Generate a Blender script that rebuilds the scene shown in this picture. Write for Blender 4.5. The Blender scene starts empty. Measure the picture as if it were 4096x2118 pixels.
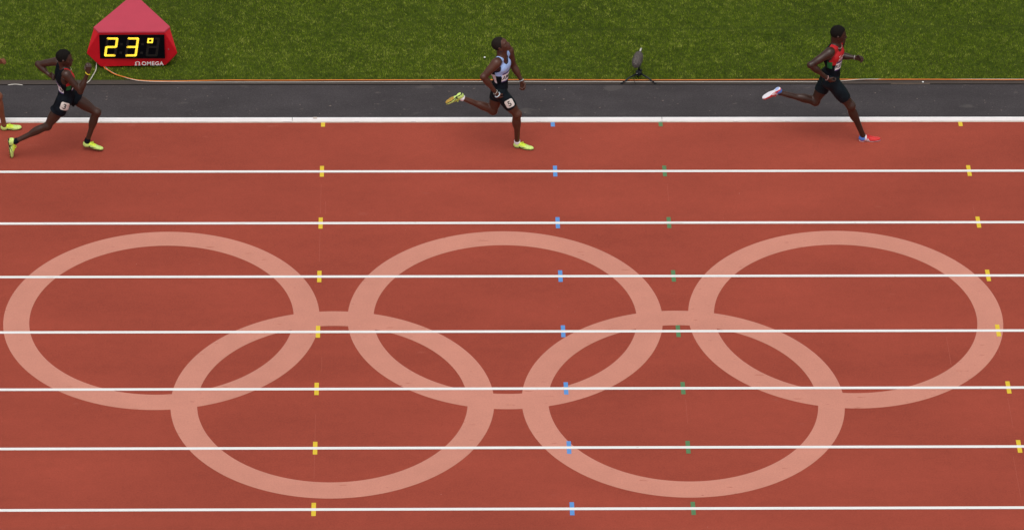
import bpy, bmesh, math, random, json
import numpy as np
from mathutils import Vector, Matrix, noise
from mathutils.bvhtree import BVHTree

# ------------------------------------------------------------------ camera, world, sun
scene = bpy.context.scene
C = scene.collection
cd = bpy.data.cameras.new('camera'); cam = bpy.data.objects.new('camera', cd); C.objects.link(cam)
cd.lens = 170.258; cd.sensor_width = 36.0; cd.clip_start = 1.0; cd.clip_end = 3000
cR = (0.999749, -0.019503, 0.01106); cU = (0.001602, 0.554149, 0.832416); cB = (-0.022363, -0.832189, 0.554041)
cam.matrix_world = Matrix(((cR[0], cU[0], cB[0], 0.0), (cR[1], cU[1], cB[1], -54.01845), (cR[2], cU[2], cB[2], 33.71605), (0, 0, 0, 1)))
scene.camera = cam

SUN_EL, SUN_AZ = math.radians(70), math.radians(186)      # azimuth from +Y (over the infield) towards +X
w = bpy.data.worlds.new('World'); scene.world = w; w.use_nodes = True
nt = w.node_tree; nt.nodes.clear()
sky = nt.nodes.new('ShaderNodeTexSky'); sky.sky_type = 'NISHITA'; sky.sun_disc = False
sky.sun_elevation = SUN_EL; sky.sun_rotation = SUN_AZ; sky.air_density = 1.0; sky.dust_density = 3.0
hs = nt.nodes.new('ShaderNodeHueSaturation'); hs.inputs['Saturation'].default_value = 0.25
bg = nt.nodes.new('ShaderNodeBackground'); bg.inputs['Strength'].default_value = 0.13
ow = nt.nodes.new('ShaderNodeOutputWorld')
nt.links.new(sky.outputs[0], hs.inputs['Color']); nt.links.new(hs.outputs[0], bg.inputs[0]); nt.links.new(bg.outputs[0], ow.inputs[0])
sd = bpy.data.lights.new('sun', 'SUN'); sd.energy = 1.38; sd.angle = math.radians(48); sd.color = (1.0, 0.955, 0.89)
sun = bpy.data.objects.new('sun', sd); C.objects.link(sun)
tosun = Vector((math.sin(SUN_AZ) * math.cos(SUN_EL), math.cos(SUN_AZ) * math.cos(SUN_EL), math.sin(SUN_EL)))
sun.rotation_euler = tosun.to_track_quat('Z', 'Y').to_euler()
scene.view_settings.view_transform = 'Standard'; scene.view_settings.look = 'None'
scene.view_settings.exposure = 0.0; scene.view_settings.gamma = 1.0

# ------------------------------------------------------------------ materials
def new_mat(name):
    m = bpy.data.materials.new(name); m.use_nodes = True
    n = m.node_tree; b = n.nodes['Principled BSDF']
    return m, n, b
def mat(name, col, rough=0.6, var=0.12, scale=30.0, bump=0.0, bscale=None, metal=0.0, spec=0.3, emit=None):
    """procedural: base colour varied by noise, optional noise bump"""
    m, n, b = new_mat(name)
    tc = n.nodes.new('ShaderNodeTexCoord')
    nz = n.nodes.new('ShaderNodeTexNoise'); nz.inputs['Scale'].default_value = scale; nz.inputs['Detail'].default_value = 6
    n.links.new(tc.outputs['Object'], nz.inputs['Vector'])
    mr = n.nodes.new('ShaderNodeMapRange'); mr.inputs['From Min'].default_value = 0.3; mr.inputs['From Max'].default_value = 0.7
    mr.inputs['To Min'].default_value = 1 - var; mr.inputs['To Max'].default_value = 1 + var
    n.links.new(nz.outputs['Fac'], mr.inputs['Value'])
    vm = n.nodes.new('ShaderNodeVectorMath'); vm.operation = 'SCALE'; vm.inputs[0].default_value = col
    n.links.new(mr.outputs[0], vm.inputs['Scale']); n.links.new(vm.outputs[0], b.inputs['Base Color'])
    b.inputs['Roughness'].default_value = rough; b.inputs['Metallic'].default_value = metal
    b.inputs['Specular IOR Level'].default_value = spec
    if bump:
        bp = n.nodes.new('ShaderNodeBump'); bp.inputs['Strength'].default_value = bump; bp.inputs['Distance'].default_value = 0.01
        n2 = n.nodes.new('ShaderNodeTexNoise'); n2.inputs['Scale'].default_value = bscale or scale * 4; n2.inputs['Detail'].default_value = 5
        n.links.new(tc.outputs['Object'], n2.inputs['Vector']); n.links.new(n2.outputs['Fac'], bp.inputs['Height']); n.links.new(bp.outputs[0], b.inputs['Normal'])
    if emit:
        b.inputs['Emission Color'].default_value = (*emit[0], 1); b.inputs['Emission Strength'].default_value = emit[1]
    return m

def ground_mat(name, col, layers, rough=0.85, bump=0.3, bscale=400, spec=0.12, specks=None, streak=None):
    """layers: (scale, stretch xyz, amount) multiplicative noises; specks: (scale, threshold, colour)"""
    m, n, b = new_mat(name); L = n.links
    tc = n.nodes.new('ShaderNodeTexCoord')
    fac = None
    for sc, st, am in layers:
        mp = n.nodes.new('ShaderNodeMapping'); mp.inputs['Scale'].default_value = st
        L.new(tc.outputs['Object'], mp.inputs['Vector'])
        nz = n.nodes.new('ShaderNodeTexNoise'); nz.inputs['Scale'].default_value = sc; nz.inputs['Detail'].default_value = 5; nz.inputs['Roughness'].default_value = 0.6
        L.new(mp.outputs[0], nz.inputs['Vector'])
        mr = n.nodes.new('ShaderNodeMapRange'); mr.inputs['From Min'].default_value = 0.3; mr.inputs['From Max'].default_value = 0.7
        mr.inputs['To Min'].default_value = 1 - am; mr.inputs['To Max'].default_value = 1 + am; mr.clamp = False
        L.new(nz.outputs['Fac'], mr.inputs['Value'])
        if fac is None: fac = mr.outputs[0]
        else:
            mm = n.nodes.new('ShaderNodeMath'); mm.operation = 'MULTIPLY'; L.new(fac, mm.inputs[0]); L.new(mr.outputs[0], mm.inputs[1]); fac = mm.outputs[0]
    vm = n.nodes.new('ShaderNodeVectorMath'); vm.operation = 'SCALE'; vm.inputs[0].default_value = col
    L.new(fac, vm.inputs['Scale']); out = vm.outputs[0]
    for sp in (specks or []):
        sc, th, c2, st = sp
        mp = n.nodes.new('ShaderNodeMapping'); mp.inputs['Scale'].default_value = st; mp.inputs['Location'].default_value = (sc * 3.1, sc, 0); L.new(tc.outputs['Object'], mp.inputs['Vector'])
        n1 = n.nodes.new('ShaderNodeTexNoise'); n1.inputs['Scale'].default_value = sc; n1.inputs['Detail'].default_value = 4; L.new(mp.outputs[0], n1.inputs['Vector'])
        mr = n.nodes.new('ShaderNodeMapRange'); mr.inputs['From Min'].default_value = th; mr.inputs['From Max'].default_value = th + 0.05
        L.new(n1.outputs['Fac'], mr.inputs['Value'])
        mx = n.nodes.new('ShaderNodeMix'); mx.data_type = 'RGBA'; L.new(mr.outputs[0], mx.inputs[0]); L.new(out, mx.inputs[6]); mx.inputs[7].default_value = (*c2, 1)
        out = mx.outputs[2]
    L.new(out, b.inputs['Base Color'])
    b.inputs['Roughness'].default_value = rough; b.inputs['Specular IOR Level'].default_value = spec
    bp = n.nodes.new('ShaderNodeBump'); bp.inputs['Strength'].default_value = bump; bp.inputs['Distance'].default_value = 0.004
    n2 = n.nodes.new('ShaderNodeTexNoise'); n2.inputs['Scale'].default_value = bscale; n2.inputs['Detail'].default_value = 3
    L.new(tc.outputs['Object'], n2.inputs['Vector']); L.new(n2.outputs['Fac'], bp.inputs['Height']); L.new(bp.outputs[0], b.inputs['Normal'])
    return m

M = dict(
    track=ground_mat('red_track', (0.318, 0.060, 0.037), [(0.28, (1, 1, 1), 0.09), (0.9, (0.5, 1.5, 1), 0.085), (9, (1, 1, 1), 0.04), (45, (1, 1, 1), 0.11), (150, (1, 1, 1), 0.14)], bump=0.5,
                     specks=[(2.6, 0.70, (0.34, 0.075, 0.050), (1, 2.5, 1)), (34, 0.752, (0.62, 0.45, 0.38), (1, 1, 1)), (9, 0.70, (0.24, 0.05, 0.034), (1, 3, 1))]),
    ring=ground_mat('pale_track_paint', (0.570, 0.242, 0.178), [(0.35, (1, 1, 1), 0.05), (3, (1, 1, 1), 0.04), (45, (1, 1, 1), 0.05), (120, (1, 1, 1), 0.06)], bump=0.4,
                    specks=[(8, 0.665, (0.49, 0.185, 0.13), (0.5, 1.8, 1)), (17, 0.705, (0.38, 0.12, 0.085), (0.4, 1.8, 1))]),
    score=ground_mat('score_line_paint', (0.48, 0.16, 0.12), [(8, (1, 1, 1), 0.2)], bump=0.2),
    line=ground_mat('white_line_paint', (0.80, 0.785, 0.76), [(1.5, (1, 1, 1), 0.02), (60, (1, 1, 1), 0.03)], bump=0.3,
                    specks=[(9, 0.66, (0.70, 0.62, 0.57), (0.3, 2, 1)), (26, 0.70, (0.55, 0.40, 0.34), (0.5, 1.5, 1))]),
    asphalt=ground_mat('dark_asphalt', (0.057, 0.050, 0.052), [(0.6, (1, 1, 1), 0.14), (2.6, (0.6, 1.3, 1), 0.12), (50, (1, 1, 1), 0.15), (150, (1, 1, 1), 0.28)], bump=0.8, bscale=260,
                       specks=[(1.9, 0.66, (0.082, 0.072, 0.070), (1, 1.6, 1)), (7.5, 0.672, (0.095, 0.080, 0.075), (0.8, 2, 1)), (19, 0.70, (0.27, 0.21, 0.17), (0.8, 1.3, 1)), (38, 0.735, (0.48, 0.42, 0.37), (1, 1, 1))]),
    edging=ground_mat('brown_edging', (0.075, 0.060, 0.052), [(2, (0.4, 2, 1), 0.15), (90, (1, 1, 1), 0.2)], bump=0.6,
                      specks=[(3, 0.68, (0.12, 0.09, 0.07), (0.5, 1, 1))]),
    patch=ground_mat('tan_patch', (0.105, 0.078, 0.060), [(6, (1, 1, 1), 0.2), (90, (1, 1, 1), 0.2)], bump=0.6),
    soil=ground_mat('turf_soil', (0.050, 0.070, 0.008), [(0.5, (1, 1, 1), 0.15), (3, (1, 1, 1), 0.15), (40, (1, 1, 1), 0.25)], bump=1.0, bscale=120),
    earth=ground_mat('far_ground', (0.10, 0.10, 0.085), [(0.1, (1, 1, 1), 0.2), (3, (1, 1, 1), 0.2)]),
    yellow=mat('yellow_tape', (0.72, 0.50, 0.035), 0.6, 0.06, 25), blue=mat('blue_tape', (0.11, 0.275, 0.60), 0.6, 0.06, 25),
    green=mat('green_tape', (0.095, 0.20, 0.085), 0.6, 0.08, 25),
    kerb=mat('white_kerb_paint', (0.84, 0.82, 0.81), 0.35, 0.03, 6, 0.1), kerb_low=mat('cream_kerb_paint', (0.74, 0.70, 0.62), 0.5, 0.08, 8),
    kerb_foot=mat('kerb_bracket_paint', (0.66, 0.62, 0.60), 0.5, 0.06, 20), tape=mat('beige_tape', (0.62, 0.54, 0.48), 0.6, 0.05, 20),
    dark=mat('black_rubber', (0.012, 0.012, 0.014), 0.6, 0.2, 20), seam=mat('dark_seam', (0.010, 0.009, 0.009), 0.9, 0.2, 20),
    orange=mat('orange_cable', (0.70, 0.20, 0.035), 0.5, 0.10, 6), white_c=mat('white_cable', (0.62, 0.58, 0.52), 0.5, 0.08, 6),
    housing=mat('red_housing_paint', (0.60, 0.008, 0.018), 0.42, 0.05, 9, 0.06, 300), roof=mat('red_roof_paint', (0.50, 0.040, 0.074), 0.5, 0.04, 5, 0.15, 260, spec=0.5),
    glass=mat('screen_black', (0.003, 0.003, 0.005), 0.35, 0.2, 20, spec=0.12), unlit=mat('unlit_led', (0.030, 0.024, 0.022), 0.5, 0.1, 40),
    led=mat('lit_led', (0.6, 0.45, 0.05), 0.4, 0.05, 40, emit=((1.0, 0.66, 0.04), 1.9)),
    lettering=mat('white_lettering', (0.90, 0.88, 0.88), 0.5, 0.02, 30), screw=mat('dull_metal', (0.25, 0.14, 0.13), 0.4, 0.1, 30, metal=0.6),
    fur=mat('grey_fur', (0.115, 0.098, 0.090), 0.9, 0.45, 55), metal=mat('black_metal', (0.014, 0.016, 0.022), 0.45, 0.2, 30),
    steel=mat('light_metal', (0.55, 0.52, 0.48), 0.4, 0.1, 30, metal=0.3), paper=mat('white_paper', (0.8, 0.8, 0.78), 0.6, 0.05, 30),
    skin_b=mat('dark_brown_skin', (0.080, 0.028, 0.016), 0.40, 0.16, 9, 0.10, 60, spec=0.4), skin_c=mat('deep_brown_skin', (0.041, 0.017, 0.0105), 0.38, 0.16, 9, 0.10, 60, spec=0.42),
    skin_a=mat('brown_skin', (0.048, 0.019, 0.0115), 0.38, 0.16, 9, 0.10, 60, spec=0.42), skin_z=mat('warm_brown_skin', (0.20, 0.070, 0.036), 0.48, 0.14, 9, 0.10, 60),
    hair=mat('short_black_hair', (0.010, 0.008, 0.007), 0.75, 0.4, 140, 0.8, 300, spec=0.1), stubble=mat('cropped_dark_hair', (0.018, 0.013, 0.011), 0.65, 0.35, 140, 0.6, 300, spec=0.1),
    eye=mat('eye_white', (0.22, 0.19, 0.17), 0.3, 0.05, 30), lip=mat('dark_lips', (0.075, 0.024, 0.020), 0.45, 0.1, 30),
    black=mat('black_fabric', (0.006, 0.008, 0.012), 0.62, 0.35, 14, 0.5, 22, spec=0.06), navy=mat('black_lycra', (0.007, 0.012, 0.016), 0.5, 0.3, 12, 0.35, 20, spec=0.08),
    red=mat('red_fabric', (0.50, 0.014, 0.018), 0.6, 0.12, 18, 0.4, 24), greenf=mat('green_fabric', (0.012, 0.16, 0.045), 0.6, 0.15, 18, 0.4, 24),
    bluef=mat('pale_blue_fabric', (0.38, 0.53, 0.88), 0.55, 0.08, 14, 0.5, 24), whitef=mat('white_fabric', (0.82, 0.77, 0.80), 0.6, 0.05, 18, 0.4, 24),
    trim=mat('dark_blue_trim', (0.010, 0.014, 0.045), 0.6, 0.1, 20),
    bib=mat('bib_paper', (0.86, 0.82, 0.84), 0.6, 0.05, 18, 0.5, 26), purple=mat('purple_print', (0.085, 0.045, 0.16), 0.6, 0.15, 40), ink=mat('black_ink', (0.008, 0.008, 0.010), 0.6, 0.1, 40),
    label=mat('label_paper', (0.72, 0.66, 0.61), 0.55, 0.06, 18, 0.3, 40), silver=mat('silver_print', (0.62, 0.62, 0.68), 0.4, 0.05, 30),
    neon=mat('neon_yellow_mesh', (0.62, 0.82, 0.22), 0.55, 0.22, 55, 0.4, 200), neon2=mat('bright_neon_trim', (0.72, 0.92, 0.07), 0.5, 0.08, 60),
    gold=mat('gold_sole_plate', (0.60, 0.38, 0.07), 0.35, 0.2, 50, metal=0.4), shoered=mat('red_shoe_mesh', (0.66, 0.035, 0.035), 0.5, 0.14, 55, 0.4, 200),
    shoeblue=mat('blue_shoe_fabric', (0.085, 0.19, 0.55), 0.55, 0.12, 55), shoewhite=mat('white_shoe_rubber', (0.78, 0.76, 0.80), 0.4, 0.05, 30), paleblue=mat('pale_blue_sole', (0.40, 0.50, 0.80), 0.4, 0.05, 30),
    bandy=mat('yellow_band', (0.75, 0.55, 0.03), 0.5, 0.05, 40), bandw=mat('pale_blue_band', (0.62, 0.72, 0.78), 0.5, 0.05, 40), bands=mat('silver_band', (0.50, 0.47, 0.42), 0.35, 0.1, 40, metal=0.3),
    bandp=mat('pink_band', (0.50, 0.28, 0.26), 0.5, 0.1, 40), chain=mat('pale_chain', (0.55, 0.50, 0.44), 0.4, 0.2, 90, metal=0.3),
)

# ------------------------------------------------------------------ object helpers
def tag(o, label=None, cat=None, group=None, kind=None):
    if label: o['label'] = label
    if cat: o['category'] = cat
    if group: o['group'] = group
    if kind: o['kind'] = kind
    return o
def empty(name, loc=(0, 0, 0)):
    o = bpy.data.objects.new(name, None); C.objects.link(o); o.location = loc; o.empty_display_size = 0.2; return o
def link(name, me, mats, parent=None, smooth=False):
    for m in (mats if isinstance(mats, (list, tuple)) else [mats]):
        me.materials.append(M[m] if isinstance(m, str) else m)
    if smooth: me.shade_smooth()
    o = bpy.data.objects.new(name, me); C.objects.link(o)
    if parent: o.parent = parent
    return o
def from_py(name, verts, faces, mats, parent=None, smooth=False, midx=None):
    me = bpy.data.meshes.new(name); me.from_pydata([tuple(v) for v in verts], [], faces); me.update()
    o = link(name, me, mats, parent, smooth)
    if midx is not None: me.polygons.foreach_set('material_index', np.array(midx, dtype=np.int32))
    return o
def from_bm(name, bm, mats, parent=None, smooth=False):
    me = bpy.data.meshes.new(name); bmesh.ops.recalc_face_normals(bm, faces=bm.faces[:]); bm.to_mesh(me); bm.free()
    return link(name, me, mats, parent, smooth)
def sheet(name, x0, x1, y0, y1, z, m, parent=None, kind='structure', label=None):
    o = from_py(name, [(x0, y0, z), (x1, y0, z), (x1, y1, z), (x0, y1, z)], [(0, 1, 2, 3)], m, parent)
    if kind and not parent: o['kind'] = kind
    if label: o['label'] = label
    return o
def bm_box(bm, c, s, mi=0, R=None, bevel=0.0):
    g = bmesh.ops.create_cube(bm, size=1.0)
    mtx = Matrix.Translation(Vector(c)) @ (R.to_4x4() if R is not None else Matrix.Identity(4)) @ Matrix.Diagonal((*s, 1))
    bmesh.ops.transform(bm, matrix=mtx, verts=g['verts'])
    fs = {f for v in g['verts'] for f in v.link_faces}
    for f in fs: f.material_index = mi
    if bevel:
        es = list({e for v in g['verts'] for e in v.link_edges})
        bmesh.ops.bevel(bm, geom=es, offset=bevel, segments=2, affect='EDGES', profile=0.5)
def bm_tube(bm, pts, r, seg=10, mi=0, cap=True):
    pts = [Vector(p) for p in pts]; rs = r if isinstance(r, (list, tuple)) else [r] * len(pts)
    rings = []; up = Vector((0, 0, 1)); prev = None
    for i, p in enumerate(pts):
        t = (pts[min(i + 1, len(pts) - 1)] - pts[max(i - 1, 0)]).normalized()
        a = (prev - t * prev.dot(t)) if prev is not None else (up.cross(t) if abs(t.z) < 0.95 else Vector((1, 0, 0)).cross(t))
        a.normalize(); prev = a; b = t.cross(a)
        rings.append([bm.verts.new(p + (a * math.cos(2 * math.pi * k / seg) + b * math.sin(2 * math.pi * k / seg)) * rs[i]) for k in range(seg)])
    for i in range(len(rings) - 1):
        for k in range(seg):
            f = bm.faces.new((rings[i][k], rings[i][(k + 1) % seg], rings[i + 1][(k + 1) % seg], rings[i + 1][k])); f.material_index = mi; f.smooth = True
    if cap:
        for rr in (rings[0][::-1], rings[-1]):
            f = bm.faces.new(rr); f.material_index = mi
def catmull(P, n=8):
    P = [Vector(p) for p in P]; Q = [P[0]] + P + [P[-1]]; out = []
    for i in range(1, len(Q) - 2):
        for k in range(n):
            t = k / n; a, b, c, d = Q[i - 1], Q[i], Q[i + 1], Q[i + 2]
            out.append(0.5 * ((2 * b) + (c - a) * t + (2 * a - 5 * b + 4 * c - d) * t * t + (3 * b - a - 3 * c + d) * t ** 3))
    out.append(P[-1]); return out

# ------------------------------------------------------------------ the setting
sheet('ground', -900, 900, -900, 900, -0.08, 'earth')
sheet('infield_soil', -70, 70, 1.075, 60, 0.0, 'soil')
sheet('asphalt_path', -70, 70, 0.055, 0.952, -0.004, 'asphalt')
sheet('path_edging', -70, 70, 0.966, 1.085, -0.001, 'edging')
sheet('path_seam', -70, 70, 0.944, 0.975, -0.014, 'seam')
sheet('path_patch', 6.50, 7.02, 0.950, 0.985, 0.0008, 'patch')
sheet('underlay', -70, 70, -11.5, 1.2, -0.03, 'seam')

track = sheet('running_track', -70, 70, -11.2, 0.066, 0.0, 'track')
for k in range(1, 10):
    y = -1.22 * k + 0.025
    sheet('lane_line', -70, 70, y - 0.0255, y + 0.0255, 0.0035, 'line', track)
for X, m in ((-1.055, 'yellow'), (1.962, 'blue'), (3.380, 'green'), (7.331, 'yellow')):
    h = 0.0265
    sheet('lane_mark', X - h, X + h, -0.105, 0.005, 0.0025, m, track, label=m + ' tape mark against the kerb')
    for k in range(1, 9):
        y = -1.22 * k + 0.028
        sheet('lane_mark', X - h, X + h, y - 0.128, y + 0.130, 0.0025, m, track, label=m + ' tape mark under a lane line')
rings = [(-2.9874, -4.5541), (1.2536, -4.5541), (5.4684, -4.5541), (-0.8596, -6.3509), (3.3678, -6.3509)]
for i, (cx, cy) in enumerate(rings):
    R1, R0, n = 1.948, 1.628, 160
    vs = [];
    for k in range(n):
        a = 2 * math.pi * k / n; vs += [(cx + R1 * math.cos(a), cy + R1 * math.sin(a), 0.0010 + 0.0007 * (i > 2)), (cx + R0 * math.cos(a), cy + R0 * math.sin(a), 0.0010 + 0.0007 * (i > 2))]
    fs = [(2 * k, 2 * ((k + 1) % n), 2 * ((k + 1) % n) + 1, 2 * k + 1) for k in range(n)]
    o = from_py('ring', vs, fs, 'ring', track)
# thin survey score lines beside the marks
for X, segs in ((-1.06, [(-1.5, -2.2), (-2.6, -3.3), (-6.6, -7.9)]), (-1.00, [(-1.9, -2.2), (-5.4, -5.7)]), (7.24, [(-7.5, -8.3)]), (7.30, [(-2.0, -2.3), (-5.0, -5.4), (-6.3, -6.9)]), (3.40, [(-1.5, -1.9), (-6.3, -6.8)]), (6.68, [(-5.0, -5.6)])):
    for a, b in segs: sheet('score_line', X - 0.0009, X + 0.0009, b, a, 0.0021, 'score', track)

# kerb rail (white extrusion on a base flange) with its brackets
kerb = empty('kerb_rail', (0, 0.03, 0)); tag(kerb, 'low white metal kerb rail between the red track and the dark asphalt path', 'kerb')
def extrude_profile(name, prof, x0, x1, m, parent, smooth=True):
    n = len(prof); vs = [(x0, y, z) for y, z in prof] + [(x1, y, z) for y, z in prof]
    fs = [(k, (k + 1) % n, n + (k + 1) % n, n + k) for k in range(n)] + [tuple(range(n))[::-1], tuple(range(n, 2 * n))]
    return from_py(name, vs, fs, m, parent)
prof = []
for cy_, cz, a0, a1 in ((0.0115, 0.0165, 180, 270), (0.054, 0.0165, 270, 360), (0.0480, 0.036, 0, 90), (0.0370, 0.036, 90, 170)):
    for t in range(5):
        a = math.radians(a0 + (a1 - a0) * t / 4); r = 0.006 if cz < 0.03 else 0.0135
        prof.append((cy_ + r * math.cos(a) - 0.03, cz + r * math.sin(a)))
joints = [-21.6, -16.6, -11.6, -6.55, -1.46, 3.40, 8.46, 13.5, 18.5, 23.5]
for a, b in zip(joints[:-1], joints[1:]):
    o = extrude_profile('rail', prof, a + 0.0035, b - 0.0035, 'kerb', kerb)
    o.data.shade_smooth(); o.data.set_sharp_from_angle(angle=math.radians(40))
bm = bmesh.new(); bm_box(bm, (1, 0.0, 0.0045), (45, 0.064, 0.009), bevel=0.002); from_bm('base_flange', bm, 'kerb_low', kerb)
bm = bmesh.new(); bm_box(bm, (1, 0.008, 0.010), (45, 0.028, 0.010)); from_bm('inner_web', bm, 'kerb_low', kerb)
for X, wd in ((-4.814, .06), (-3.177, .066), (-1.522, .115), (-0.613, .06), (0.132, .06), (1.778, .06), (3.417, .10), (4.368, .06), (5.054, .06), (6.725, .06), (8.46, .1), (-6.55, .1)):
    bm = bmesh.new(); bm_box(bm, (X, -0.0250, 0.0120), (wd, 0.012, 0.014), bevel=0.001); from_bm('bracket', bm, 'kerb_foot', kerb)
bm = bmesh.new(); bm_box(bm, (-1.16, 0.012, 0.0460), (0.055, 0.034, 0.0100), bevel=0.004); from_bm('tape_patch', bm, 'tape', kerb, True)

# turf blades
def turf():
    rng = np.random.default_rng(5)
    def region(x0, x1, y0, y1, dens):
        n = int((x1 - x0) * (y1 - y0) * dens)
        return np.stack([rng.uniform(x0, x1, n), rng.uniform(y0, y1, n)], 1)
    P = np.concatenate([region(-6.6, 9.2, 1.078, 3.6, 9000), region(-13, 15, 3.6, 7.0, 2600), region(-13, -6.6, 1.078, 3.6, 2600), region(9.2, 15, 1.078, 3.6, 2600)])
    n = len(P); az = rng.uniform(0, 2 * np.pi, n)
    # blades lean in patches, so that the turf shows soft light and dark tufts
    gx = P[:, 0]; gy = P[:, 1]
    patch = 0.5 * np.sin(gx * 2.1 + 1.3 * np.sin(gy * 1.7)) + 0.5 * np.sin(gy * 3.9 + 1.1 * np.sin(gx * 0.9 + 2)) + 0.35 * np.sin(gx * 7.3 + gy * 5.1 + 2 * np.sin(gy * 4.3))
    row = np.exp(-((gy - 2.32 - 0.015 * gx) / 0.035) ** 2) * (gx > 2.0)
    L = rng.uniform(0.020, 0.036, n) * (1 + 0.10 * patch) * (1 - 0.45 * row)
    lean = rng.normal(0.55, 0.22, n)
    d = np.stack([np.cos(az) * lean + 0.10 * patch, np.sin(az) * lean - 0.15, np.ones(n)], 1); d /= np.linalg.norm(d, axis=1)[:, None]
    sd_ = np.stack([-np.sin(az), np.cos(az), np.zeros(n)], 1); wd = rng.uniform(0.0016, 0.0032, n)[:, None]
    base = np.concatenate([P, np.full((n, 1), -0.002)], 1)
    V = np.empty((n, 3, 3)); V[:, 0] = base - sd_ * wd; V[:, 1] = base + sd_ * wd; V[:, 2] = base + d * L[:, None]
    me = bpy.data.meshes.new('turf'); me.vertices.add(3 * n); me.vertices.foreach_set('co', V.reshape(-1).astype(np.float32))
    me.loops.add(3 * n); me.loops.foreach_set('vertex_index', np.arange(3 * n, dtype=np.int32))
    me.polygons.add(n); me.polygons.foreach_set('loop_start', np.arange(0, 3 * n, 3, dtype=np.int32))
    me.update(calc_edges=True)
    # blade colour: each blade its own green; patches of drier, yellower grass
    big = np.sin(gx * 0.55 + 0.8) * 0.5 + 0.5 * np.sin(gy * 1.3 + gx * 0.25)
    cl = 0
    for cs_, am in ((0.03, 0.16), (0.075, 0.11), (0.30, 0.035)):
        wx = gx + 0.4 * cs_ * np.sin(gy / cs_ * 1.9) ; wy = gy + 0.4 * cs_ * np.sin(gx / cs_ * 1.7)
        ci = (np.floor((wx + 50) / (cs_ * 1.3)).astype(np.int64) * 7919 + np.floor((wy + 50) / cs_).astype(np.int64) * 104729) % 9973
        cl = cl + rng.normal(0, am, 9973)[ci]
    dry = np.clip(rng.normal(0.38, 0.18, n) + cl + 0.06 * patch + 0.06 * big - 0.28 * row, 0, 1)
    at = me.attributes.new('dry', 'FLOAT', 'POINT'); at.data.foreach_set('value', np.repeat(dry, 3).astype(np.float32))
    m, nn, b = new_mat('grass_blades'); a = nn.nodes.new('ShaderNodeAttribute'); a.attribute_name = 'dry'
    cr = nn.nodes.new('ShaderNodeValToRGB'); e = cr.color_ramp.elements
    e[0].position = 0.0; e[0].color = (0.042, 0.085, 0.006, 1); e[1].position = 1.0; e[1].color = (0.42, 0.46, 0.09, 1)
    q = cr.color_ramp.elements.new(0.55); q.color = (0.188, 0.270, 0.010, 1)
    nn.links.new(a.outputs['Fac'], cr.inputs[0]); nn.links.new(cr.outputs[0], b.inputs['Base Color'])
    b.inputs['Roughness'].default_value = 0.6; b.inputs['Specular IOR Level'].default_value = 0.08
    o = link('infield_grass', me, m); tag(o, 'short mown green infield turf beyond the asphalt path', 'grass', kind='stuff')
turf()
rs = random.Random(3)
bm = bmesh.new(); bmesh.ops.create_icosphere(bm, subdivisions=2, radius=0.012)
for v in bm.verts: v.co *= 1 + rs.uniform(-0.25, 0.25)
bmesh.ops.scale(bm, vec=(1.0, 1.0, 0.7), verts=bm.verts[:])
o = from_bm('paper_scrap', bm, 'paper'); o.location = (1.09, 1.60, 0.030); tag(o, 'tiny white crumpled scrap lying on the grass behind the middle runner', 'litter')
o2 = o.copy(); C.objects.link(o2); o2.location = (6.93, 1.00, 0.006); o2['label'] = 'tiny white scrap on the brown path edging right of the leading runner'

# ------------------------------------------------------------------ cables
def cable(name, pts, r, m, label):
    bm = bmesh.new(); bm_tube(bm, catmull(pts, 8), r, 8); o = from_bm(name, bm, m, None, True); tag(o, label, 'cable')
rc = random.Random(8)
op = [(-4.02, 1.46, 0.06), (-3.99, 1.36, 0.018), (-3.93, 1.265, 0.032), (-3.84, 1.168, 0.034), (-3.70, 1.095, 0.03), (-3.50, 1.045, 0.012), (-3.04, 1.028, 0.010)]
wp = [(-4.00, 1.47, 0.06), (-3.97, 1.37, 0.014), (-3.90, 1.245, 0.030), (-3.80, 1.150, 0.032), (-3.66, 1.075, 0.024), (-3.45, 1.030, 0.009), (-3.0, 1.013, 0.006)]
x = -2.4
while x < 14:
    op.append((x, 1.045 + 0.004 * math.sin(x * 1.3) + rc.uniform(-.003, .003), 0.016)); wob = 0.0
    if 5.95 < x < 6.5: wob = 0.018
    elif x >= 6.5: wob = 0.050
    wp.append((x, 1.012 + 0.006 * math.sin(x * 0.9 + 1) + rc.uniform(-.003, .003) + wob, 0.006 + (0.022 if 0 < wob < 0.03 else 0))); x += 0.45
cable('orange_cable', op, 0.0072, 'orange', 'orange cable running from the red clock along the edge of the grass')
cable('white_cable', wp, 0.0040, 'white_c', 'thin white cable running alongside the orange cable at the path edge')
cable('white_cable', [(-4.10, 1.50, 0.09), (-4.098, 1.42, 0.05), (-4.10, 1.28, 0.034), (-4.128, 1.15, 0.034), (-4.18, 1.02, 0.012), (-4.25, 0.968, 0.002), (-4.33, 0.958, -0.022), (-4.5, 0.958, -0.024), (-4.98, 0.958, -0.024), (-5.07, 0.957, -0.004), (-5.157, 0.958, 0.005), (-5.24, 0.957, -0.004), (-5.33, 0.957, -0.024), (-6.0, 0.957, -0.024), (-7.0, 0.957, -0.024)], 0.0058, 'white_c',
      'short loop of white cable curving down from the left corner of the red clock')

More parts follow.
